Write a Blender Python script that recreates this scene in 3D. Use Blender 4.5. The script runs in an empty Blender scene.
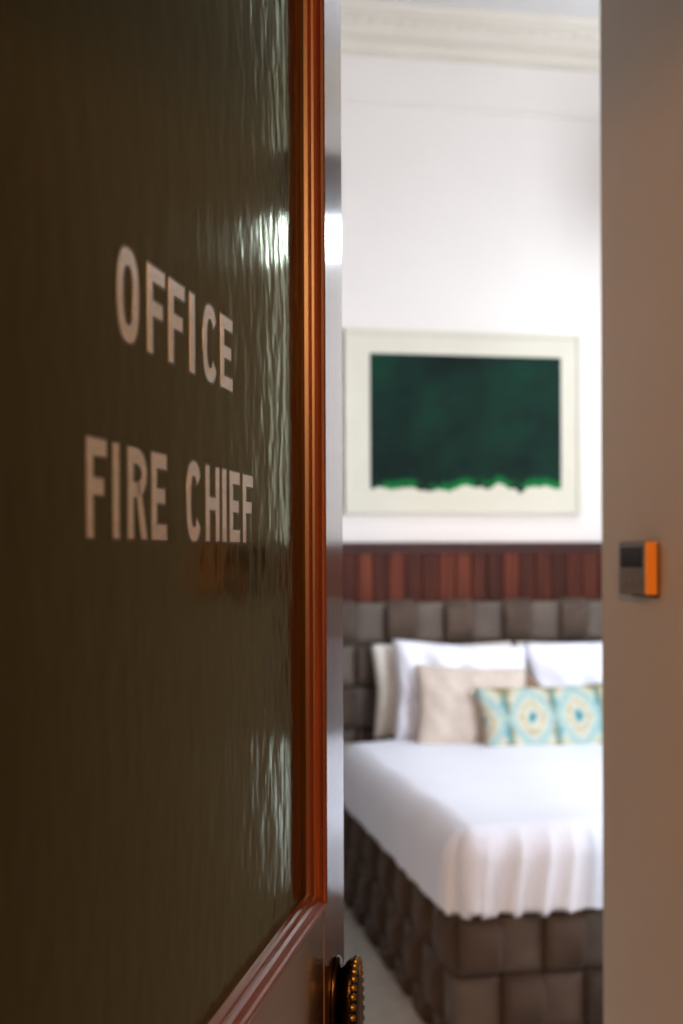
import bpy, bmesh, math, random
from mathutils import Vector, Matrix
random.seed(7)
R = math.radians
S = bpy.context.scene
COL = S.collection

# ------------------------------------------------------------------ camera
cd = bpy.data.cameras.new('camera')
cam = bpy.data.objects.new('camera', cd); COL.objects.link(cam)
cd.sensor_fit = 'VERTICAL'; cd.sensor_height = 36.0; cd.sensor_width = 24.0
cd.lens = 36.0 * 1250 / 1024
cd.shift_y = 41 / 1024
cd.clip_start = 0.02
cam.location = (0, 0, 1.45)
cam.rotation_euler = (Matrix.Rotation(R(-10.4), 4, 'Z') @ Matrix.Rotation(R(90), 4, 'X') @ Matrix.Rotation(R(-0.2), 4, 'Z')).to_euler()
cd.dof.use_dof = True
cd.dof.focus_distance = 1.02
cd.dof.aperture_fstop = 5.8
S.camera = cam

# ------------------------------------------------------------------ colour management
vs = S.view_settings
vs.view_transform = 'Standard'; vs.look = 'None'; vs.gamma = 1.0; vs.use_curve_mapping = False
vs.exposure = 0.32

# ------------------------------------------------------------------ world
w = bpy.data.worlds.new('world'); S.world = w; w.use_nodes = True
bgn = w.node_tree.nodes['Background']
bgn.inputs[0].default_value = (0.75, 0.86, 1.0, 1); bgn.inputs[1].default_value = 1.0

# ------------------------------------------------------------------ large lights
def area(name, loc, rot, sx, sy, power, col):
    l = bpy.data.lights.new(name, 'AREA'); l.shape = 'RECTANGLE'; l.size = sx; l.size_y = sy
    l.energy = power; l.color = col
    o = bpy.data.objects.new(name, l); COL.objects.link(o); o.location = loc; o.rotation_euler = rot
    return o
# daylight falling through the two bedroom windows, one in the right wall and one facing the bed
DAY = (0.87, 0.92, 1.0)
area('window_daylight', (3.82, 3.2, 2.0), (0, R(90), 0), 2.1, 0.95, 95, DAY)
area('window_daylight', (2.30, 2.06, 2.0), (R(90), 0, 0), 1.15, 2.1, 96, DAY)

# ------------------------------------------------------------------ helpers
def tag(o, label=None, cat=None, group=None, kind=None):
    if label: o['label'] = label
    if cat: o['category'] = cat
    if group: o['group'] = group
    if kind: o['kind'] = kind
    return o
def empty(name, loc, rz=0):
    o = bpy.data.objects.new(name, None); COL.objects.link(o)
    o.location = loc; o.rotation_euler = (0, 0, rz); o.empty_display_size = 0.1
    return o
def link(name, me, parent=None, loc=None, rot=None):
    o = bpy.data.objects.new(name, me); COL.objects.link(o)
    if parent is not None: o.parent = parent
    if loc: o.location = loc
    if rot: o.rotation_euler = rot
    return o
def mesh(name, bm, mat, smooth=False):
    bmesh.ops.recalc_face_normals(bm, faces=bm.faces)
    me = bpy.data.meshes.new(name); bm.to_mesh(me); bm.free()
    if mat: me.materials.append(mat)
    if smooth:
        for p in me.polygons: p.use_smooth = True
    return me
def box(bm, x0, x1, y0, y1, z0, z1):
    v = [bm.verts.new((x, y, z)) for x in (x0, x1) for y in (y0, y1) for z in (z0, z1)]
    for q in ((0, 1, 3, 2), (4, 6, 7, 5), (0, 4, 5, 1), (2, 3, 7, 6), (0, 2, 6, 4), (1, 5, 7, 3)):
        bm.faces.new([v[i] for i in q])
def bev(bm, w, seg=2):
    bmesh.ops.bevel(bm, geom=list(bm.edges), offset=w, segments=seg, affect='EDGES', profile=0.5)
def boxobj(name, b, mat, parent=None, bevel=0, seg=2, loc=None):
    bm = bmesh.new(); box(bm, *b)
    if bevel: bev(bm, bevel, seg)
    return link(name, mesh(name, bm, mat), parent, loc)
def loft(bm, rings, closed_ring=True, caps=True):
    rv = [[bm.verts.new(p) for p in r] for r in rings]
    n = len(rv[0])
    for a, b in zip(rv[:-1], rv[1:]):
        for i in range(n if closed_ring else n - 1):
            j = (i + 1) % n
            bm.faces.new((a[i], a[j], b[j], b[i]))
    if caps and closed_ring:
        bm.faces.new(rv[0][::-1]); bm.faces.new(rv[-1])
    return rv

# ------------------------------------------------------------------ materials
def newmat(name):
    m = bpy.data.materials.new(name); m.use_nodes = True
    nt = m.node_tree
    return m, nt, nt.nodes['Principled BSDF']
def N(nt, t, **kw):
    n = nt.nodes.new(t)
    for k, v in kw.items(): setattr(n, k, v)
    return n
def coords(nt, scale=(1, 1, 1), rnd=False):
    tc = N(nt, 'ShaderNodeTexCoord'); mp = N(nt, 'ShaderNodeMapping')
    mp.inputs['Scale'].default_value = scale
    nt.links.new(tc.outputs['Object'], mp.inputs['Vector'])
    if rnd:
        oi = N(nt, 'ShaderNodeObjectInfo'); ml = N(nt, 'ShaderNodeMath', operation='MULTIPLY'); ml.inputs[1].default_value = 57
        nt.links.new(oi.outputs['Random'], ml.inputs[0])
        cx = N(nt, 'ShaderNodeCombineXYZ')
        for i in range(3): nt.links.new(ml.outputs[0], cx.inputs[i])
        nt.links.new(cx.outputs[0], mp.inputs['Location'])
    return mp.outputs['Vector']
def ramp(nt, fac, stops):
    r = N(nt, 'ShaderNodeValToRGB'); e = r.color_ramp.elements
    while len(e) < len(stops): e.new(0.5)
    for el, (p, c) in zip(e, stops): el.position = p; el.color = (*c, 1)
    nt.links.new(fac, r.inputs[0]); return r.outputs[0]
def noise(nt, vec, scale, detail=4, rough=0.5):
    n = N(nt, 'ShaderNodeTexNoise'); n.inputs['Scale'].default_value = scale
    n.inputs['Detail'].default_value = detail; n.inputs['Roughness'].default_value = rough
    nt.links.new(vec, n.inputs['Vector']); return n.outputs['Fac']
def bump(nt, p, h, strength, dist=0.01):
    b = N(nt, 'ShaderNodeBump'); b.inputs['Strength'].default_value = strength; b.inputs['Distance'].default_value = dist
    nt.links.new(h, b.inputs['Height']); nt.links.new(b.outputs[0], p.inputs['Normal'])
def plain(name, c1, c2=None, rough=0.6, nscale=6, scale=(1, 1, 1), metallic=0, bstr=0.0, bscale=60, sheen=0, coat=0, rnd=False, spec=None, bdist=0.01):
    m, nt, p = newmat(name)
    c2 = c2 or tuple(x * 0.88 for x in c1)
    v = coords(nt, scale, rnd)
    nt.links.new(ramp(nt, noise(nt, v, nscale), [(0.3, c2), (0.7, c1)]), p.inputs['Base Color'])
    p.inputs['Roughness'].default_value = rough; p.inputs['Metallic'].default_value = metallic
    p.inputs['Sheen Weight'].default_value = sheen; p.inputs['Coat Weight'].default_value = coat
    p.inputs['Coat Roughness'].default_value = 0.08
    if spec is not None: p.inputs['Specular IOR Level'].default_value = spec
    if bstr: bump(nt, p, noise(nt, v, bscale, 3), bstr, bdist)
    return m
def wood(name, dark, mid, light, axis='Z', rough=0.35, coat=0.6, coat_rough=0.08, gscale=1.0, rnd=False, bstr=0.05):
    m, nt, p = newmat(name)
    sc = {'X': (3, 60, 60), 'Z': (60, 60, 3), 'Y': (60, 3, 60)}[axis]
    v = coords(nt, tuple(s * gscale for s in sc), rnd)
    a = noise(nt, v, 1.0, 6, 0.6)
    colr = ramp(nt, a, [(0.25, dark), (0.5, mid), (0.78, light)])
    if rnd:
        oi = N(nt, 'ShaderNodeObjectInfo'); hs = N(nt, 'ShaderNodeHueSaturation')
        mr = N(nt, 'ShaderNodeMapRange'); mr.inputs[3].default_value = 0.35; mr.inputs[4].default_value = 1.4
        nt.links.new(oi.outputs['Random'], mr.inputs[0]); nt.links.new(mr.outputs[0], hs.inputs['Value'])
        nt.links.new(colr, hs.inputs['Color']); colr = hs.outputs[0]
    nt.links.new(colr, p.inputs['Base Color'])
    p.inputs['Roughness'].default_value = rough
    p.inputs['Coat Weight'].default_value = coat; p.inputs['Coat Roughness'].default_value = coat_rough
    if coat == 1.0 and 'mahogany' in name: p.inputs['Coat IOR'].default_value = 1.8
    if bstr: bump(nt, p, a, bstr, 0.002)
    return m

M = {}
M['wall'] = plain('white_wall_paint', (0.775, 0.72, 0.675), (0.755, 0.70, 0.655), 0.7, 3, bstr=0.03)
M['ceiling'] = plain('ceiling_paint', (0.72, 0.70, 0.69), (0.70, 0.68, 0.67), 0.8, 3)
M['cornice'] = plain('cornice_paint', (0.72, 0.665, 0.585), (0.69, 0.63, 0.545), 0.7, 5)
M['taupe'] = plain('taupe_wall_paint', (0.49, 0.415, 0.335), (0.46, 0.385, 0.31), 0.55, 2.5, bstr=0.05, bscale=90)
M['corridor'] = plain('corridor_paint', (0.34, 0.28, 0.22), (0.30, 0.25, 0.20), 0.6, 2.5)
M['carpet'] = plain('carpet', (0.74, 0.71, 0.64), (0.60, 0.575, 0.51), 0.95, 22, bstr=0.5, bscale=420, sheen=0.2)
M['board'] = wood('panelling_timber', (0.030, 0.006, 0.003), (0.095, 0.019, 0.008), (0.19, 0.045, 0.015), 'Z', 0.65, 0.0, 0.15, 0.5, True)
M['board'].node_tree.nodes['Principled BSDF'].inputs['Specular IOR Level'].default_value = 0.2
M['cap'] = wood('panelling_cap_timber', (0.030, 0.008, 0.006), (0.05, 0.012, 0.009), (0.075, 0.02, 0.013), 'X', 0.6, 0.0)
M['stile'] = wood('dark_varnished_mahogany_upright', (0.035, 0.015, 0.010), (0.085, 0.036, 0.023), (0.125, 0.055, 0.034), 'Z', 0.30, 1.0, 0.10)
M['rail'] = wood('dark_varnished_mahogany_rail', (0.030, 0.012, 0.008), (0.060, 0.024, 0.015), (0.095, 0.040, 0.024), 'X', 0.30, 1.0, 0.10)
M['mould'] = wood('red_varnished_moulding', (0.026, 0.003, 0.001), (0.085, 0.010, 0.0018), (0.19, 0.030, 0.004), 'Z', 0.42, 0.35, 0.30, 0.8)
M['mouldx'] = wood('red_varnished_moulding_rail', (0.06, 0.009, 0.003), (0.13, 0.022, 0.006), (0.22, 0.045, 0.012), 'X', 0.35, 0.7, 0.12, 0.8)
M['bead'] = wood('black_brown_glazing_bead', (0.006, 0.003, 0.002), (0.012, 0.005, 0.003), (0.02, 0.008, 0.004), 'Z', 0.5, 0.1)
M['bronze'] = plain('aged_bronze', (0.045, 0.028, 0.014), (0.02, 0.012, 0.007), 0.25, 30, metallic=1.0)
M['brass'] = plain('worn_brass', (0.36, 0.28, 0.11), (0.16, 0.115, 0.04), 0.35, 60, metallic=1.0)
M['leather'] = plain('taupe_velvet', (0.098, 0.066, 0.049), (0.066, 0.045, 0.033), 0.75, 9, sheen=0.06, spec=0.2, bstr=0.1, bscale=300, rnd=True)
M['leather_h'] = plain('taupe_velvet_lit', (0.148, 0.115, 0.095), (0.102, 0.079, 0.065), 0.75, 9, sheen=0.06, spec=0.2, bstr=0.1, bscale=300, rnd=True)  # lighter copy of the velvet: light on the horizontal straps painted into the colour
M['basefab'] = plain('taupe_backing_gap_shade', (0.020, 0.015, 0.012), None, 0.8, 9)  # backing colour darkened to paint shade into the gaps between straps
M['linen'] = plain('white_cotton', (0.84, 0.865, 0.96), (0.82, 0.845, 0.945), 0.85, 5, bstr=0.08, bscale=500, sheen=0.1)
M['cream'] = plain('cream_cotton', (0.80, 0.76, 0.70), (0.77, 0.73, 0.66), 0.85, 5, sheen=0.1)
M['beige'] = plain('beige_linen', (0.62, 0.54, 0.47), (0.54, 0.46, 0.40), 0.9, 40, bstr=0.2, bscale=500, sheen=0.1)
M['brownc'] = plain('brown_velvet', (0.25, 0.15, 0.09), (0.19, 0.11, 0.07), 0.8, 20, sheen=0.3)
M['frame'] = plain('cream_frame_paint', (0.62, 0.585, 0.485), (0.60, 0.565, 0.465), 0.6, 8)
M['mat'] = plain('ivory_mount_board', (0.64, 0.605, 0.50), (0.62, 0.585, 0.48), 0.85, 8)
M['mattress'] = plain('mattress_ticking', (0.75, 0.74, 0.72), None, 0.9, 8)
M['grey'] = plain('warm_grey_plastic', (0.15, 0.125, 0.10), (0.135, 0.11, 0.09), 0.45, 20)
M['orange'] = plain('orange_side', (0.90, 0.36, 0.05), (0.86, 0.33, 0.045), 0.35, 20)  # saturated orange, only on the controller's near side
M['black'] = plain('black_display_glass', (0.008, 0.008, 0.008), None, 0.2, 10)
M['trim'] = plain('white_window_paint', (0.78, 0.77, 0.75), None, 0.4, 8)
M['drum'] = plain('charcoal_drum_fabric', (0.04, 0.035, 0.035), None, 0.85, 80)
M['rod'] = plain('blackened_steel', (0.05, 0.05, 0.05), None, 0.4, 20, metallic=0.8)
M['letter'] = plain('silver_gilt_lettering', (0.93, 0.95, 0.88), (0.70, 0.71, 0.64), 0.27, 220, metallic=0.9)
M['edge'] = plain('dark_lettering_outline', (0.010, 0.010, 0.006), None, 0.4, 30)

# rippled dark green obscured glass
def glass_mat():
    m, nt, p = newmat('rippled_olive_glass')
    v = coords(nt, (1, 1, 0.55))
    a = noise(nt, v, 52, 1.5, 0.45)
    v2 = coords(nt, (500, 500, 120)); b = noise(nt, v2, 1.0, 2, 0.5)
    ad = N(nt, 'ShaderNodeMath', operation='MULTIPLY_ADD'); ad.inputs[1].default_value = 0.03
    nt.links.new(b, ad.inputs[0]); nt.links.new(a, ad.inputs[2])
    b_ = N(nt, 'ShaderNodeBump'); b_.inputs['Strength'].default_value = 1.0; b_.inputs['Distance'].default_value = 0.0005
    nt.links.new(ad.outputs[0], b_.inputs['Height'])
    df = N(nt, 'ShaderNodeBsdfDiffuse'); gl = N(nt, 'ShaderNodeBsdfGlossy'); mx = N(nt, 'ShaderNodeMixShader'); fr = N(nt, 'ShaderNodeFresnel')
    fr.inputs['IOR'].default_value = 1.52; gl.inputs['Roughness'].default_value = 0.10
    gl.inputs['Color'].default_value = (0.84, 0.91, 0.68, 1)      # green body tint of the old glass
    for n in (df, gl, fr): nt.links.new(b_.outputs[0], n.inputs['Normal'])
    nt.links.new(ramp(nt, a, [(0.3, (0.011, 0.015, 0.003)), (0.7, (0.015, 0.019, 0.005))]), df.inputs['Color'])
    nt.links.new(fr.outputs[0], mx.inputs[0]); nt.links.new(df.outputs[0], mx.inputs[1]); nt.links.new(gl.outputs[0], mx.inputs[2])
    nt.links.new(mx.outputs[0], nt.nodes['Material Output'].inputs[0]); nt.nodes.remove(p)
    return m
M['glass'] = glass_mat()
def pane_mat():
    m, nt, p = newmat('clear_window_glass')
    tr = N(nt, 'ShaderNodeBsdfTransparent'); gl = N(nt, 'ShaderNodeBsdfGlossy'); gl.inputs['Roughness'].default_value = 0.02
    fr = N(nt, 'ShaderNodeFresnel'); mx = N(nt, 'ShaderNodeMixShader')
    nt.links.new(fr.outputs[0], mx.inputs[0]); nt.links.new(tr.outputs[0], mx.inputs[1]); nt.links.new(gl.outputs[0], mx.inputs[2])
    nt.links.new(mx.outputs[0], nt.nodes['Material Output'].inputs[0])
    return m
M['pane'] = pane_mat()
def emit(name, col, st):
    m, nt, p = newmat(name)
    p.inputs['Base Color'].default_value = (0.8, 0.8, 0.8, 1)
    p.inputs['Emission Color'].default_value = (*col, 1); p.inputs['Emission Strength'].default_value = st
    return m
M['diffuser'] = emit('lit_opal_glass', (0.80, 0.90, 1.0), 16)
M['warmbulb'] = emit('lit_amber_glass', (1.0, 0.50, 0.16), 12)
# green colour field with a ragged brushed lower edge
def print_mat():
    m, nt, p = newmat('green_brushed_print')
    tc = N(nt, 'ShaderNodeTexCoord'); sp = N(nt, 'ShaderNodeSeparateXYZ'); nt.links.new(tc.outputs['Object'], sp.inputs[0])
    v = coords(nt, (1, 1, 1))
    big = noise(nt, v, 2.2, 5, 0.65)
    greens = ramp(nt, big, [(0.36, (0.007, 0.013, 0.011)), (0.52, (0.009, 0.026, 0.019)), (0.68, (0.007, 0.048, 0.026))])
    rag = noise(nt, coords(nt, (1, 1, 0.0)), 9, 4, 0.6)
    mr = N(nt, 'ShaderNodeMath', operation='MULTIPLY_ADD'); mr.inputs[1].default_value = -0.13; mr.inputs[2].default_value = 0.055
    nt.links.new(rag, mr.inputs[0])
    ad = N(nt, 'ShaderNodeMath', operation='ADD'); nt.links.new(sp.outputs[2], ad.inputs[0]); nt.links.new(mr.outputs[0], ad.inputs[1])
    # ad = height above the ragged edge
    g1 = N(nt, 'ShaderNodeMapRange'); g1.inputs[1].default_value = 0.03; g1.inputs[2].default_value = 0.075
    nt.links.new(ad.outputs[0], g1.inputs[0])
    mx = N(nt, 'ShaderNodeMix', data_type='RGBA'); mx.inputs[6].default_value = (0.008, 0.20, 0.045, 1)
    pt = N(nt, 'ShaderNodeMapRange'); pt.inputs[1].default_value = 0.42; pt.inputs[2].default_value = 0.58
    nt.links.new(noise(nt, v, 13, 3), pt.inputs[0])
    mxx = N(nt, 'ShaderNodeMath', operation='MAXIMUM'); nt.links.new(g1.outputs[0], mxx.inputs[0]); nt.links.new(pt.outputs[0], mxx.inputs[1])
    nt.links.new(mxx.outputs[0], mx.inputs[0]); nt.links.new(greens, mx.inputs[7])
    g2 = N(nt, 'ShaderNodeMapRange'); g2.inputs[1].default_value = 0.022; g2.inputs[2].default_value = 0.030
    nt.links.new(ad.outputs[0], g2.inputs[0])
    mx2 = N(nt, 'ShaderNodeMix', data_type='RGBA'); mx2.inputs[6].default_value = (0.64, 0.605, 0.50, 1)
    nt.links.new(g2.outputs[0], mx2.inputs[0]); nt.links.new(mx.outputs[2], mx2.inputs[7])
    nt.links.new(mx2.outputs[2], p.inputs['Base Color']); p.inputs['Roughness'].default_value = 0.9; p.inputs['Specular IOR Level'].default_value = 0.1
    return m
M['print'] = print_mat()
# teal / ivory / gold medallion cushion, pattern in the cushion's own coordinates
def medallion_mat():
    m, nt, p = newmat('teal_medallion_fabric')
    tc = N(nt, 'ShaderNodeTexCoord'); sp = N(nt, 'ShaderNodeSeparateXYZ'); nt.links.new(tc.outputs['Object'], sp.inputs[0])
    def mth(op, a, b=None, c=None):
        n = N(nt, 'ShaderNodeMath', operation=op)
        for i, x in enumerate((a, b, c)):
            if x is None: continue
            if isinstance(x, (int, float)): n.inputs[i].default_value = x
            else: nt.links.new(x, n.inputs[i])
        return n.outputs[0]
    per = 0.20
    u = mth('SUBTRACT', mth('FRACT', mth('DIVIDE', mth('ADD', sp.outputs[0], 10 * per + 0.02), per)), 0.5)
    u = mth('ABSOLUTE', mth('MULTIPLY', u, per))
    vv = mth('ABSOLUTE', sp.outputs[1])
    wob = mth('MULTIPLY', mth('SUBTRACT', noise(nt, tc.outputs['Object'], 38, 2), 0.5), 0.05)
    d1 = mth('ADD', mth('ADD', u, mth('MULTIPLY', vv, 0.72)), wob)      # diamond medallions
    d2 = mth('ADD', mth('SQRT', mth('ADD', mth('MULTIPLY', u, u), mth('MULTIPLY', mth('MULTIPLY', vv, vv), 0.5))), wob)   # rounder rings
    dm = mth('ADD', mth('MULTIPLY', d1, 0.55), mth('MULTIPLY', d2, 0.45))
    colr = ramp(nt, mth('MULTIPLY', dm, 6.6), [(0.00, (0.03, 0.20, 0.24)), (0.11, (0.08, 0.27, 0.30)), (0.16, (0.45, 0.48, 0.42)),
        (0.25, (0.56, 0.53, 0.42)), (0.31, (0.36, 0.29, 0.14)), (0.36, (0.54, 0.50, 0.37)), (0.44, (0.44, 0.50, 0.45)), (0.56, (0.27, 0.42, 0.42)),
        (0.64, (0.34, 0.46, 0.43)), (0.74, (0.48, 0.50, 0.42)), (0.84, (0.52, 0.49, 0.35)), (0.98, (0.22, 0.19, 0.08))])
    e = mth('ADD', mth('ADD', mth('SUBTRACT', per / 2, u), mth('ABSOLUTE', mth('MULTIPLY', wob, 1.2))), mth('MULTIPLY', mth('ABSOLUTE', mth('SUBTRACT', vv, 0.06)), 0.35))
    msk = N(nt, 'ShaderNodeMapRange'); msk.inputs[1].default_value = 0.036; msk.inputs[2].default_value = 0.018; nt.links.new(e, msk.inputs[0])
    alt = ramp(nt, mth('ADD', mth('MULTIPLY', mth('SINE', mth('MULTIPLY', mth('ADD', sp.outputs[0], 0.02), math.pi / per)), 0.5), 0.5), [(0.35, (0.20, 0.18, 0.09)), (0.65, (0.06, 0.30, 0.37))])
    mx = N(nt, 'ShaderNodeMix', data_type='RGBA'); nt.links.new(msk.outputs[0], mx.inputs[0]); nt.links.new(colr, mx.inputs[6]); nt.links.new(alt, mx.inputs[7])
    nt.links.new(mx.outputs[2], p.inputs['Base Color']); p.inputs['Roughness'].default_value = 0.9
    return m
M['medal'] = medallion_mat()

# ================================================================== the setting
CEIL = 3.88
BX0, BX1, BY0, BY1 = -2.0, 3.7, 2.18, 5.55      # bedroom
def struct(name, b, mat, label, cat):
    return tag(boxobj(name, b, mat), label, cat, kind='structure')
struct('floor', (-2.2, 3.9, -3.2, 5.75, -0.1, 0.0), M['carpet'], 'pale grey beige carpet beside the woven bed base', 'floor')
bm = bmesh.new(); box(bm, -2.2, 3.9, 2.03, 5.75, CEIL, CEIL + .1); box(bm, -0.8, 1.04, .3, 2.03, CEIL, CEIL + .1); box(bm, -0.8, 2.45, -3.2, .3, CEIL, CEIL + .1)
tag(link('ceiling', mesh('ceiling', bm, M['ceiling'])), 'pale grey ceiling above the moulded cornice', 'ceiling', kind='structure')
wb = struct('wall_back', (BX0 - 0.15, BX1 + 0.15, BY1, BY1 + 0.15, 0, CEIL), M['wall'], 'white wall behind the bed with dark red timber panelling below', 'wall')
struct('wall_left', (BX0 - 0.15, BX0, BY0 - 0.15, BY1, 0, CEIL), M['wall'], 'white bedroom side wall hidden behind the open door', 'wall')
# right wall and the wall facing the bed, each with one tall window opening
bm = bmesh.new()
for y0, y1 in ((2.03, 2.7), (3.7, 5.55)): box(bm, BX1, BX1 + .15, y0, y1, 0, CEIL)
box(bm, BX1, BX1 + .15, 2.7, 3.7, 0, 0.9); box(bm, BX1, BX1 + .15, 2.7, 3.7, 3.1, CEIL)
tag(link('wall_right', mesh('wall_right', bm, M['wall'])), 'white bedroom side wall with a tall window', 'wall', kind='structure')
bm = bmesh.new()
for x0, x1 in ((1.038, 1.70), (2.90, BX1)): box(bm, x0, x1, 2.03, 2.18, 0, CEIL)
box(bm, 1.70, 2.90, 2.03, 2.18, 0, 0.9); box(bm, 1.70, 2.90, 2.03, 2.18, 3.1, CEIL)
tag(link('wall_front_right', mesh('wall_front_right', bm, M['wall'])), 'white bedroom wall with a wide window facing the bed', 'wall', kind='structure')
for k, (lx, ly, rz, hwid, lab) in enumerate(((BX1 + .075, 3.2, R(180), .5, 'tall white sash window in the bedroom side wall'), (2.30, 2.105, R(90), .6, 'wide white sash window facing the foot of the bed'))):
    wr = empty('window_%d' % (k + 1), (lx, ly, 0.9), rz)
    tag(wr, lab, 'window', kind='structure')
    h_ = hwid
    bm = bmesh.new()
    box(bm, -.04, .04, -h_, -h_ + .06, 0, 2.2); box(bm, -.04, .04, h_ - .06, h_, 0, 2.2); box(bm, -.04, .04, -h_ + .06, h_ - .06, 0, .07); box(bm, -.04, .04, -h_ + .06, h_ - .06, 2.13, 2.2)
    link('window_frame', mesh('window_frame', bm, M['trim']), wr)
    boxobj('meeting_rail', (-.03, .03, -h_ + .06, h_ - .06, 1.06, 1.11), M['trim'], wr)
    boxobj('pane', (-.004, .004, -h_ + .06, h_ - .06, .07, 1.06), M['pane'], wr)
    boxobj('pane', (-.004, .004, -h_ + .06, h_ - .06, 1.11, 2.13), M['pane'], wr)
    boxobj('window_sill', (.04, .14, -h_ - .04, h_ + .04, -.04, 0), M['trim'], wr, .008)
# vestibule and bedroom front walls
struct('wall_entry_right', (0.888, 1.038, 0.391, 2.18, 0, CEIL), M['taupe'], 'warm taupe wall of the entry passage carrying the small controller', 'wall')
struct('wall_front_left', (BX0 - 0.15, -0.36, 2.03, 2.18, 0, CEIL), M['wall'], 'white bedroom wall facing the bed, behind the open door', 'wall')
struct('wall_entry_left', (-0.36, -0.21, 0.391, 2.18, 0, CEIL), M['taupe'], 'warm taupe passage wall hidden behind the open door', 'wall')
bm = bmesh.new()
OX0, OX1, OZ = -0.106, 0.825, 2.24
box(bm, -0.75, OX0, 0.251, 0.391, 0, CEIL); box(bm, OX1, 2.4, 0.251, 0.391, 0, CEIL); box(bm, OX0, OX1, 0.251, 0.391, OZ, CEIL)
tag(link('wall_doorway', mesh('wall_doorway', bm, M['corridor'])), 'corridor wall around the open office doorway', 'wall', kind='structure')
struct('wall_corridor_back', (-0.75, 2.4, -3.2, -3.05, 0, CEIL), M['corridor'], 'corridor wall behind the camera', 'wall')
struct('wall_corridor_left', (-0.75, -0.60, -3.05, 0.251, 0, CEIL), M['corridor'], 'corridor end wall on the left', 'wall')
struct('wall_corridor_right', (2.25, 2.4, -3.05, 0.251, 0, CEIL), M['corridor'], 'corridor end wall on the right', 'wall')
# door lining: frame around the opening
dl = empty('trim_1', (0, 0, 0)); tag(dl, 'dark timber lining around the office doorway', 'door frame', kind='structure')
boxobj('jamb', (OX0, OX0 + .02, .241, .396, 0, OZ), M['stile'], dl, .002)
boxobj('jamb', (OX1 - .02, OX1, .241, .396, 0, OZ), M['stile'], dl, .002)
boxobj('head', (OX0 + .02, OX1 - .02, .241, .396, OZ - .02, OZ), M['rail'], dl, .002)

# panelling on the back wall: separate boards, cap rail, picture rail
nb = 74; bw = (BX1 - BX0) / nb
bm = bmesh.new(); box(bm, 0.0015, bw - 0.0015, -0.018, 0, 0.12, 1.455); bev(bm, 0.004, 1)
bme = mesh('board', bm, M['board'])
for i in range(nb): link('board', bme, wb, (BX0 + i * bw, BY1, 0))
bm = bmesh.new()
prof = [(0, 1.448), (-.026, 1.448), (-.030, 1.456), (-.030, 1.464), (-.040, 1.472), (-.046, 1.482), (-.046, 1.494), (-.040, 1.498), (0, 1.498)]
loft(bm, [[(x, BY1 + a, z) for a, z in prof] for x in (BX0, BX1)])
link('cap_rail', mesh('cap_rail', bm, M['cap']), wb)
boxobj('skirting', (BX0, BX1, BY1 - .028, BY1, 0, .13), M['cap'], wb, .004)
bm = bmesh.new()
loft(bm, [[(x, BY1 + a, z) for a, z in [(0, 3.47), (-.008, 3.472), (-.014, 3.482), (-.010, 3.492), (0, 3.496)]] for x in (BX0, BX1)])
link('picture_rail', mesh('picture_rail', bm, M['wall']), wb)
# cornice
bm = bmesh.new()
prof = [(0, 3.70), (-.010, 3.70), (-.014, 3.706), (-.010, 3.712), (-.022, 3.716), (-.024, 3.752), (-.032, 3.757), (-.060, 3.764), (-.088, 3.776), (-.104, 3.792), (-.112, 3.794),
        (-.116, 3.830), (-.130, 3.836), (-.142, 3.846), (-.160, 3.852), (-.168, 3.862), (-.168, CEIL), (0, CEIL)]
loft(bm, [[(x, BY1 + a, z) for a, z in prof] for x in (BX0, BX1)])
cor = tag(link('trim_2', mesh('cornice', bm, M['cornice'])), 'ivory moulded plaster cornice along the top of the white wall', 'cornice', kind='structure')
bm = bmesh.new(); box(bm, -.024, .024, -.124, -.110, 3.799, 3.826); bev(bm, .005, 2)
dme = mesh('dentil', bm, M['cornice'])
for i in range(84): link('dentil', dme, cor, (BX0 + 0.03 + i * 0.068, BY1, 0))

# ================================================================== the door
W, DT, DH = 0.88, 0.045, 2.21
door = empty('door_1', (-0.0837, 0.391, 0.008), R(69.5))
tag(door, 'open mahogany office door with a dark olive glass pane lettered in silver', 'door', kind='structure')
dz = -0.008
ST = 0.104                      # stile width
GZ0, GZ1 = 1.132, 2.07          # glazed opening on the door face
def dbox(name, b, mat, bevel=0.0015, parent=None):
    x0, x1, y0, y1, z0, z1 = b
    return boxobj(name, (x0, x1, y0, y1, z0 + dz, z1 + dz), mat, parent or door, bevel, 2)
dbox('stile', (0, ST, 0, DT, .01, DH), M['stile']); dbox('stile', (W - ST, W, 0, DT, .01, DH), M['stile'])
dbox('top_rail', (ST, W - ST, 0.0006, DT - .0006, GZ1, DH), M['rail'])
dbox('lock_rail', (ST, W - ST, 0.0006, DT - .0006, .90, GZ0), M['rail'])
dbox('bottom_rail', (ST, W - ST, 0.0006, DT - .0006, .01, .24), M['rail'])
dbox('muntin', (W / 2 - .045, W / 2 + .045, 0.0006, DT - .0006, .24, .90), M['stile'])
for x0, x1 in ((ST, W / 2 - .045), (W / 2 + .045, W - ST)):
    bm = bmesh.new(); box(bm, x0, x1, .014, .032, .24 + dz, .90 + dz)
    link('panel', mesh('panel', bm, M['stile']), door)
    bm = bmesh.new(); box(bm, x0 + .04, x1 - .04, .006, .014, .28 + dz, .86 + dz); bev(bm, .005, 1)
    link('raised_field', mesh('raised_field', bm, M['stile']), door)
# glass
GQ = 0.014
pane = dbox('glass_pane', (ST + .004, W - ST - .004, GQ, GQ + .006, GZ0 + .004, GZ1 - .004), M['glass'], 0)
tag(pane, 'rippled dark olive obscured glass')
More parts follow.
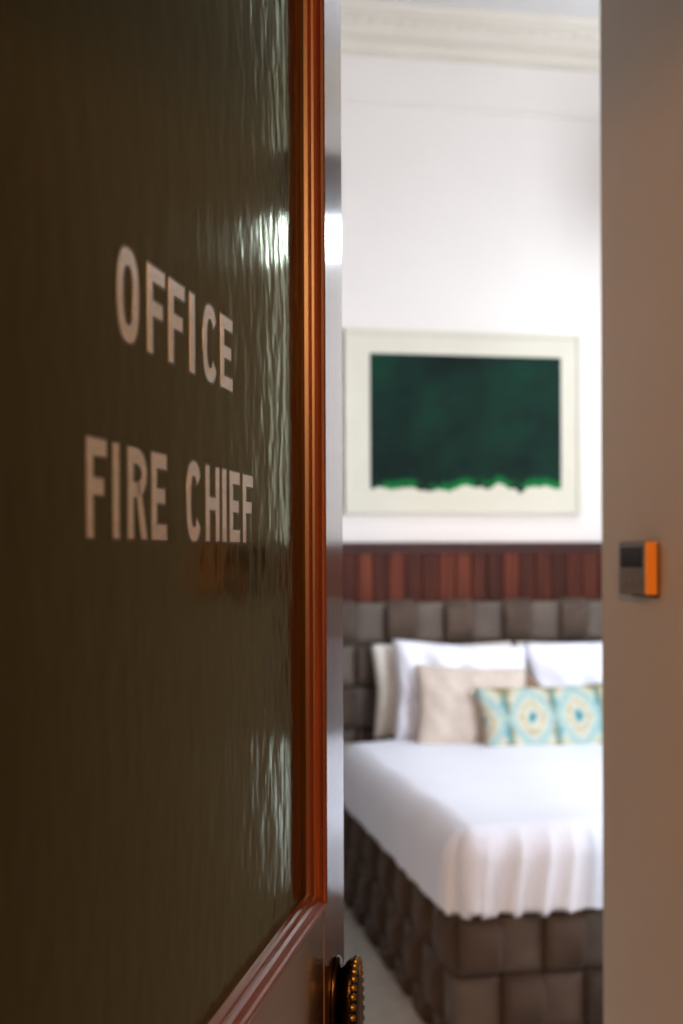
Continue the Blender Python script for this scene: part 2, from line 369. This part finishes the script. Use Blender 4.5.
# mouldings: a profile (inset, depth) swept along each side with mitred ends
def sweep(name, prof, mat_v, mat_h, x0, x1, z0, z1):
    for side in range(4):
        ends = []
        for e in (0, 1):
            ring = []
            for a, q in prof:
                if side == 0: p = (x0 + a, q, (z0 + a) if e == 0 else (z1 - a))
                elif side == 1: p = (x1 - a, q, (z0 + a) if e == 0 else (z1 - a))
                elif side == 2: p = ((x0 + a) if e == 0 else (x1 - a), q, z0 + a)
                else: p = ((x0 + a) if e == 0 else (x1 - a), q, z1 - a)
                ring.append((p[0], p[1], p[2] + dz))
            ends.append(ring)
        bm = bmesh.new(); loft(bm, ends)
        link(name, mesh(name, bm, mat_v if side < 2 else mat_h), door)
sweep('moulding', [(-.004, .001), (-.004, -.0015), (-.0012, -.0028), (.0010, -.0018), (.0018, .0005), (.0040, .0012), (.0062, .0030), (.0076, .0058), (.0080, .0080), (.0098, .0086), (.0112, .0106), (.0118, .0140), (-.004, .0140)],
      M['mould'], M['mouldx'], ST, W - ST, GZ0, GZ1)

# lettering on the glass
LH = 0.0495
def glyph(ch, w):
    t = 0.0088; h = LH; tv = 0.0085
    def ringpts(rx, ry, cx, cy, n=20, squ=2.6):
        out = []
        for i in range(n):
            a = 2 * math.pi * i / n
            ca, sa = math.cos(a), math.sin(a)
            out.append((cx + math.copysign(abs(ca) ** (2 / squ), ca) * rx, cy + math.copysign(abs(sa) ** (2 / squ), sa) * ry))
        return out
    rect = lambda x0, x1, z0, z1: [(x0, z0), (x1, z0), (x1, z1), (x0, z1)]
    if ch == 'I': return [rect(0, w, 0, h)]
    if ch == 'F': return [rect(0, t, 0, h), rect(t, w, h - tv, h), rect(t, w * .86, h * .5 - tv * .4, h * .5 + tv * .6)]
    if ch == 'E': return [rect(0, t, 0, h), rect(t, w, h - tv, h), rect(t, w * .88, h * .5 - tv * .45, h * .5 + tv * .55), rect(t, w, 0, tv)]
    if ch == 'H': return [rect(0, t, 0, h), rect(w - t, w, 0, h), rect(t, w - t, h * .5 - tv * .5, h * .5 + tv * .5)]
    if ch in 'OC':
        n = 32
        o = ringpts(w / 2, h / 2 + .0006, w / 2, h / 2, n); i = ringpts(w / 2 - t, h / 2 - tv, w / 2, h / 2, n)
        qs = []
        for k in range(n):
            a = 360 * (k + .5) / n
            if ch == 'C' and (a < 33 or a > 327): continue
            j = (k + 1) % n
            qs.append([o[k], o[j], i[j], i[k]])
        return qs
    if ch == 'R':
        qs = [rect(0, t, 0, h)]
        n = 10; cy = h * .73; ro, ri = h * .27, h * .27 - tv
        qs.append(rect(t, w * .45, h - tv, h)); qs.append(rect(t, w * .45, cy - ro, cy - ri))
        for k in range(n):
            a0, a1 = -math.pi / 2 + math.pi * k / n, -math.pi / 2 + math.pi * (k + 1) / n
            c = w * .45; rx, rxi = w - c - .0006, w - c - t
            f = lambda a, rx, rz: (c + rx * math.cos(a), cy + rz * math.sin(a))
            qs.append([f(a0, rx, ro), f(a1, rx, ro), f(a1, rxi, ri), f(a0, rxi, ri)])
        qs.append([(w * .36, cy - ri), (w - t * 1.1, 0), (w, 0), (w * .36 + t, cy - ri)])
        return qs
def letter(ch, s_left, s_right, z):
    wl = s_left - s_right
    x = W - s_left
    for nm, off, dep, mat, y in (('letter_outline', 0.0013, .00008, M['edge'], GQ - .0001), ('letter', 0, .0001, M['letter'], GQ - .00022)):
        bm = bmesh.new()
        for qd in glyph(ch, wl):
            cx = sum(p[0] for p in qd) / 4; cz = sum(p[1] for p in qd) / 4
            qq = [(px + math.copysign(off, px - cx), pz + math.copysign(off, pz - cz)) for px, pz in qd] if off else qd
            loft(bm, [[(a, 0, b) for a, b in qq], [(a, dep, b) for a, b in qq]])
        bmesh.ops.remove_doubles(bm, verts=bm.verts, dist=1e-6)
        link(nm, mesh(nm, bm, mat), pane, (x, y, z + dz))
for ch, a, b in (('O', .5335, .500), ('F', .4850, .4545), ('F', .4465, .416), ('I', .4046, .3945), ('C', .3762, .343), ('E', .3340, .3035)):
    letter(ch, a + .0617, b + .0617, 1.5635)
for ch, a, b in (('F', .5770, .550), ('I', .5408, .5315), ('R', .5183, .487), ('E', .4791, .4522), ('C', .4129, .3815), ('H', .3710, .3385), ('I', .3310, .3205), ('E', .3120, .2845), ('F', .2755, .2465)):
    letter(ch, a + .0617, b + .0617, 1.4580)

# knob: oval rose, neck, oval bronze body with a beaded rim
KX, KZ = W - 0.050, 1.010 + dz
knob = empty('knob', (KX, 0, KZ)); knob.parent = door
def oval(name, prof, mat, n=40):
    bm = bmesh.new()
    loft(bm, [[(rx * math.cos(2 * math.pi * i / n), y, rz * math.sin(2 * math.pi * i / n)) for i in range(n)] for rx, rz, y in prof])
    o = link(name, mesh(name, bm, mat, True), knob); return o
oval('rose', [(.029, .058, .001), (.029, .058, -.003), (.027, .055, -.005), (.020, .035, -.006)], M['bronze'])
oval('knob_body', [(.022, .046, -.004), (.022, .048, -.008), (.026, .053, -.011), (.0275, .056, -.015), (.0275, .056, -.0185), (.0255, .0535, -.0215), (.018, .040, -.024), (.005, .012, -.0255)], M['bronze'])
bm = bmesh.new()
bmesh.ops.create_icosphere(bm, subdivisions=1, radius=.0042)
bdm = mesh('bead', bm, M['brass'], True)
for i in range(36):
    a = 2 * math.pi * i / 36
    link('bead', bdm, knob, (.0270 * math.cos(a), -.0205, .0555 * math.sin(a)), (0, a, 0))

# ================================================================== controller on the entry wall
th = empty('wall_controller', (0.888, 1.931, 1.378))
tag(th, 'small grey climate controller with black display and orange side on the taupe wall', 'controller')
TW, THH, TD = .112, .090, .025
bm = bmesh.new(); box(bm, -.004, 0, 0.004, TW - .004, -.004, THH - .004); bev(bm, .001, 1); link('back_plate', mesh('back_plate', bm, M['black']), th)
bm = bmesh.new(); box(bm, -TD, -.004, .006, TW, 0, THH); bev(bm, .003, 2); link('housing', mesh('housing', bm, M['grey']), th)
bm = bmesh.new(); box(bm, -TD + .0005, -.0045, 0, .006, .001, THH - .001); bev(bm, .0015, 2); link('side_cover', mesh('side_cover', bm, M['orange']), th)
bm = bmesh.new(); box(bm, -TD - .0012, -TD + .001, .014, TW - .010, .046, THH - .008); bev(bm, .0008, 1); link('display', mesh('display', bm, M['black']), th)
for k in range(3):
    boxobj('button', (-TD - .002, -TD, .018 + k * .029, .018 + k * .029 + .020, .014, .026), M['grey'], th, .001, 1)

# ================================================================== bed
BXL, BW, BYF, BL = 0.933, 1.53, 3.387, 2.03
BTOP = 0.43
bed = empty('bed', (BXL + BW / 2, BYF + BL / 2, 0))
tag(bed, 'bed with woven taupe strap base and matching tall woven headboard', 'bed')
def bl(x, y): return (x - BXL - BW / 2, y - BYF - BL / 2)
def pad(name, w, h, vertical, proud, low, mat, n=5):
    """one strap segment, front towards -Y, in x 0..w, z 0..h; bulges along its running direction"""
    bm = bmesh.new(); g = 0.004 if vertical else 0.007
    rows = []
    for j in range(n):
        r = []
        for i in range(n):
            a, b = i / (n - 1), j / (n - 1)
            run = b if vertical else a; cross = a if vertical else b
            d = low + (proud - low) * max(0.0, math.sin(math.pi * run)) ** 0.45
            d *= 0.92 + 0.08 * max(0.0, math.sin(math.pi * cross)) ** 0.4
            x0, x1, z0, z1 = (g, w - g, -.006, h + .006) if vertical else (-.006, w + .006, g, h - g)
            r.append(bm.verts.new((x0 + (x1 - x0) * a, -d, z0 + (z1 - z0) * b)))
        rows.append(r)
    for j in range(n - 1):
        for i in range(n - 1): bm.faces.new((rows[j][i], rows[j][i + 1], rows[j + 1][i + 1], rows[j + 1][i]))
    per = rows[0] + [r[-1] for r in rows[1:]] + rows[-1][-2::-1] + [r[0] for r in rows[-2:0:-1]]
    back = [bm.verts.new((v.co.x, 0.004, v.co.z)) for v in per]
    for i in range(len(per)):
        j = (i + 1) % len(per); bm.faces.new((per[i], back[i], back[j], per[j]))
    return mesh(name, bm, mat, True)
# base box with straps woven over its left, foot and right faces
bx0, by0 = bl(BXL + .022, BYF + .022); bx1, by1 = bl(BXL + BW - .022, BYF + BL)
base = boxobj('base', (bx0, bx1, by0, by1, .035, BTOP - .008), M['basefab'], bed, .01)
RWS = [.172, .165, .068]
def weave(parent, n, rows, cw, place, ztop, par=0):
    cache = {}
    z = ztop
    for j, rh in enumerate(rows):
        z -= rh
        for i in range(n):
            vert = (i + j + par) % 2 == 0
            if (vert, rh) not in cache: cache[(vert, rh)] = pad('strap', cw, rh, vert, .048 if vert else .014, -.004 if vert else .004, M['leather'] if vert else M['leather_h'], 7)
            o = link('strap', cache[(vert, rh)], parent)
            loc, rz = place(i * cw); o.location = (loc[0], loc[1], z); o.rotation_euler = (0, 0, rz)
nF = 12; cF = (BW - .044) / nF
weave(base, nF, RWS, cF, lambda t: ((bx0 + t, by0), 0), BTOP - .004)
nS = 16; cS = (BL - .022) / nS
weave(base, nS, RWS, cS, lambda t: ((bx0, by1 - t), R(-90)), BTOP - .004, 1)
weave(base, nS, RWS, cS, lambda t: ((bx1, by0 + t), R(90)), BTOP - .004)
for fx in (bx0 + .1, bx1 - .1):
    for fy in (by0 + .1, by1 - .1):
        bm = bmesh.new(); box(bm, fx - .03, fx + .03, fy - .03, fy + .03, 0, .04); link('foot', mesh('foot', bm, M['rod']), bed)
m0, n0 = bl(BXL + .03, BYF + .03); m1, n1 = bl(BXL + BW - .03, BYF + BL - .005)
bm = bmesh.new(); box(bm, m0, m1, n0, n1, BTOP - .008, .618); bev(bm, .03, 3)
link('mattress', mesh('mattress', bm, M['mattress'], True), bed)
# headboard
HX0, HX1, HZ0, HZ1 = 0.515, 2.95, 0.29, 1.228
HY = BYF + BL + .022
hx0, hy = bl(HX0, HY); hx1, _ = bl(HX1, HY)
head = boxobj('headboard', (hx0, hx1, hy, hy + .07, .02, HZ1), M['basefab'], bed, .012)
nH = 18; cH = (HX1 - HX0) / nH; rH = (HZ1 - HZ0) / 5
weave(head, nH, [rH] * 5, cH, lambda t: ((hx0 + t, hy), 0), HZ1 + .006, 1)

# ================================================================== duvet
def duvet():
    L0, L1, F0, Bk = BXL, BXL + BW, BYF, BYF + 1.70
    top = 0.648; rad = 0.085; drop_len = 0.155
    bm = bmesh.new()
    ov = rad * math.pi / 2 + drop_len
    nx, ny = 260, 200
    rows = []
    for j in range(ny + 1):
        r = []
        for i in range(nx + 1):
            a = L0 + rad - ov + (L1 - L0 - 2 * rad + 2 * ov) * i / nx
            b = F0 + rad - ov + (Bk - F0 - rad + ov) * j / ny
            cx = min(max(a, L0 + rad), L1 - rad); cy = max(b, F0 + rad)
            ex, ey = a - cx, b - cy
            e = math.hypot(ex, ey) if (ex and ey) else abs(ex) + abs(ey)
            if ex and ey: e = max(abs(ex), abs(ey)) * 0.55 + e * 0.45
            # soft rumples on top
            z = top + .010 * math.sin(3.1 * a + 1.3 * b) * math.sin(2.3 * b - .7 * a + .6) + .005 * math.sin(11 * a + 5 * b) * math.sin(7 * b - 3 * a)
            # seat of the turn-down and pillowy fullness towards the middle
            mid = math.sin(math.pi * (cx - L0) / (L1 - L0)); z += .012 * mid
            if e > 0:
                dx, dy = (ex / math.hypot(ex, ey), ey / math.hypot(ex, ey))
                th_ = min(e / rad, math.pi / 2); rest = max(0, e - rad * math.pi / 2)
                out = rad * math.sin(th_); z -= rad * (1 - math.cos(th_)) + rest
                k = min(1, e / ov)
                # gathered folds running down the drop
                t = (a if abs(ey) > abs(ex) else b)
                foot = abs(ey) > abs(ex)
                am = .019 * k ** .8 if foot else .008 * k ** 1.3
                t += .05 * k * math.sin(6 * t + 1)
                ww = math.sin(42 * t + 1.6 * math.sin(9 * t))
                env = (.45 + .55 * (.5 + .5 * math.sin(14 * t - 1.2))) * min(1, max(0.12, (t - L0 - .06) / .12))
                fold = (.55 - 1.2 * abs(ww) ** .65) * env + .3 * math.sin(21 * t + .7)
                out += am * fold + .012 * k
                if ex and ey: out -= .030 * k * math.exp(-((math.atan2(abs(ey), abs(ex)) - .75) / .22) ** 2)
                x, y = cx + dx * out, cy + dy * out
            else: x, y = a, b
            z = max(z, BTOP + .003)
            r.append(bm.verts.new((x, y, z)))
        rows.append(r)
    for j in range(ny):
        for i in range(nx): bm.faces.new((rows[j][i], rows[j][i + 1], rows[j + 1][i + 1], rows[j + 1][i]))
    me = mesh('duvet', bm, M['linen'], True)
    o = link('duvet', me)
    so = o.modifiers.new('solid', 'SOLIDIFY'); so.thickness = .012; so.offset = 1
    tag(o, 'white cotton duvet spread over the bed with gathered folds at the foot', 'duvet')
duvet()

# ================================================================== pillows
def pillow(name, w, h, d, mat, loc, tilt, rz, label, cat, group=None, seed=0, roll=0, wr=.006):
    n = 28; bm = bmesh.new(); rnd = random.Random(seed); ph = [rnd.uniform(0, 6.28) for _ in range(6)]
    def surf(s):
        g = []
        for j in range(n + 1):
            r = []
            for i in range(n + 1):
                u, v = 2 * i / n - 1, 2 * j / n - 1
                k = ((1 - u * u) * (1 - v * v))
                t = d / 2 * max(k, 0) ** .42
                pin = 1 - .07 * (1 - abs(u)) * abs(v) ** 3; pin2 = 1 - .07 * (1 - abs(v)) * abs(u) ** 3
                x = u * w / 2 * pin2; y = v * h / 2 * pin
                t += wr * (math.sin(7 * u + 3 * v + ph[0]) * math.sin(5 * v - 4 * u + ph[1]) + .6 * math.sin(15 * u + 9 * v + ph[2])) * k ** .3 * (1 if k > 0 else 0)
                r.append((x, y, s * t))
            g.append(r)
        return g
    A = [[bm.verts.new(p) for p in r] for r in surf(1)]; B = [[bm.verts.new(p) for p in r] for r in surf(-1)]
    for j in range(n):
        for i in range(n):
            bm.faces.new((A[j][i], A[j][i + 1], A[j + 1][i + 1], A[j + 1][i]))
            bm.faces.new((B[j][i], B[j + 1][i], B[j + 1][i + 1], B[j][i + 1]))
    bmesh.ops.remove_doubles(bm, verts=bm.verts, dist=1e-5)
    o = link(name, mesh(name, bm, mat, True), None, loc)
    # local Y is up when tilt = 90, local +Z faces the foot of the bed
    o.rotation_euler = (Matrix.Rotation(rz, 4, 'Z') @ Matrix.Rotation(R(tilt), 4, 'X') @ Matrix.Rotation(R(roll), 4, 'Z')).to_euler()
    tag(o, label, cat, group)
    return o
G = 'sleeping pillows against the headboard'
pillow('pillow', .64, .41, .14, M['cream'], (1.430, 5.315, .850), 82, 0, 'cream pillow upright against the headboard, behind the left white pillow', 'pillow', G, 1)
pillow('pillow', .64, .41, .14, M['cream'], (2.08, 5.315, .850), 82, 0, 'cream pillow upright against the headboard, behind the right white pillow', 'pillow', G, 2)
pillow('pillow', .60, .45, .15, M['linen'], (1.470, 5.165, .852), 68, 0, 'white rumpled pillow leaning behind the plain beige cushion', 'pillow', G, 3, -4, .020)
pillow('pillow', .64, .45, .15, M['linen'], (2.10, 5.165, .855), 68, 0, 'white pillow on the right, behind the patterned teal cushion', 'pillow', G, 4, 2, .016)
pillow('cushion', .23, .23, .08, M['brownc'], (1.735, 5.06, .795), 68, 0, 'brown cushion peeking out between the white pillows', 'cushion', None, 5, 42, .003)
pillow('cushion', .47, .37, .13, M['beige'], (1.46, 4.985, .805), 66, R(-6), 'plain beige linen cushion leaning on the left white pillow', 'cushion', None, 6, -3, .005)
pillow('cushion', .66, .30, .11, M['medal'], (1.775, 4.845, .768), 66, R(2), 'oblong teal and ivory medallion patterned cushion at the front', 'cushion', None, 7, 1, .003)

# ================================================================== picture
PX0, PX1, PZ0, PZ1 = 1.030, 2.151, 1.626, 2.460
pic = empty('picture', ((PX0 + PX1) / 2, BY1, PZ0)); hw = (PX1 - PX0) / 2; ph_ = PZ1 - PZ0
tag(pic, 'cream framed abstract print of a dark green block with ragged lower edge', 'picture')
FW = .022
for b in ((-hw, -hw + FW, -.034, -.001, 0, ph_), (hw - FW, hw, -.034, -.001, 0, ph_), (-hw + FW, hw - FW, -.034, -.001, 0, FW), (-hw + FW, hw - FW, -.034, -.001, ph_ - FW, ph_)):
    boxobj('frame', b, M['frame'], pic, .003)
boxobj('mount', (-hw + FW, hw - FW, -.024, -.004, FW, ph_ - FW), M['mat'], pic)
cxp = (PX0 + PX1) / 2
pr = boxobj('print', (1.148 - cxp, 2.053 - cxp, -.026, -.0235, 0, 2.352 - 1.705), M['print'], pic, 0, 2, (0, 0, 1.705 - PZ0))
tag(pr, 'dark green print')

# ================================================================== lamps
pl = empty('pendant_lamp', (2.41, 4.64, 2.66))
tag(pl, 'charcoal drum pendant lamp with glowing diffuser, mirrored in the door glass', 'lamp')
def ring(name, prof, mat, parent, n=40, caps=True):
    bm = bmesh.new()
    loft(bm, [[(r * math.cos(2 * math.pi * i / n), r * math.sin(2 * math.pi * i / n), z) for i in range(n)] for r, z in prof], True, caps)
    return link(name, mesh(name, bm, mat, True), parent)
ring('diffuser', [(.01, .05), (.12, .058), (.18, .075), (.215, .11), (.215, .15), (.20, .155)], M['diffuser'], pl)
ring('drum_shade', [(.235, .155), (.235, .42), (.228, .42), (.228, .16), (.235, .155)], M['drum'], pl, 40, False)
ring('rod', [(.008, .15), (.008, CEIL - 2.66)], M['rod'], pl, 12)
ring('ceiling_rose', [(.05, CEIL - 2.66 - .03), (.06, CEIL - 2.66)], M['rod'], pl, 24)
# warm lamp in the corridor behind the camera
cl = empty('corridor_lamp', (-0.36, -1.25, 2.42))
tag(cl, 'amber glass globe lamp hanging in the corridor behind the camera', 'lamp')
ring('globe', [(.01, -.10), (.06, -.08), (.098, -.02), (.098, .02), (.06, .08), (.02, .10)], M['warmbulb'], cl, 28)
ring('rod', [(.007, .09), (.007, CEIL - 2.42)], M['brass'], cl, 12)
l = bpy.data.lights.new('corridor_lamp_light', 'POINT'); l.energy = 145; l.color = (1.0, 0.46, 0.14); l.shadow_soft_size = 0.1
lo = bpy.data.objects.new('corridor_lamp_light', l); COL.objects.link(lo); lo.parent = cl; lo.location = (0, 0, -.22)
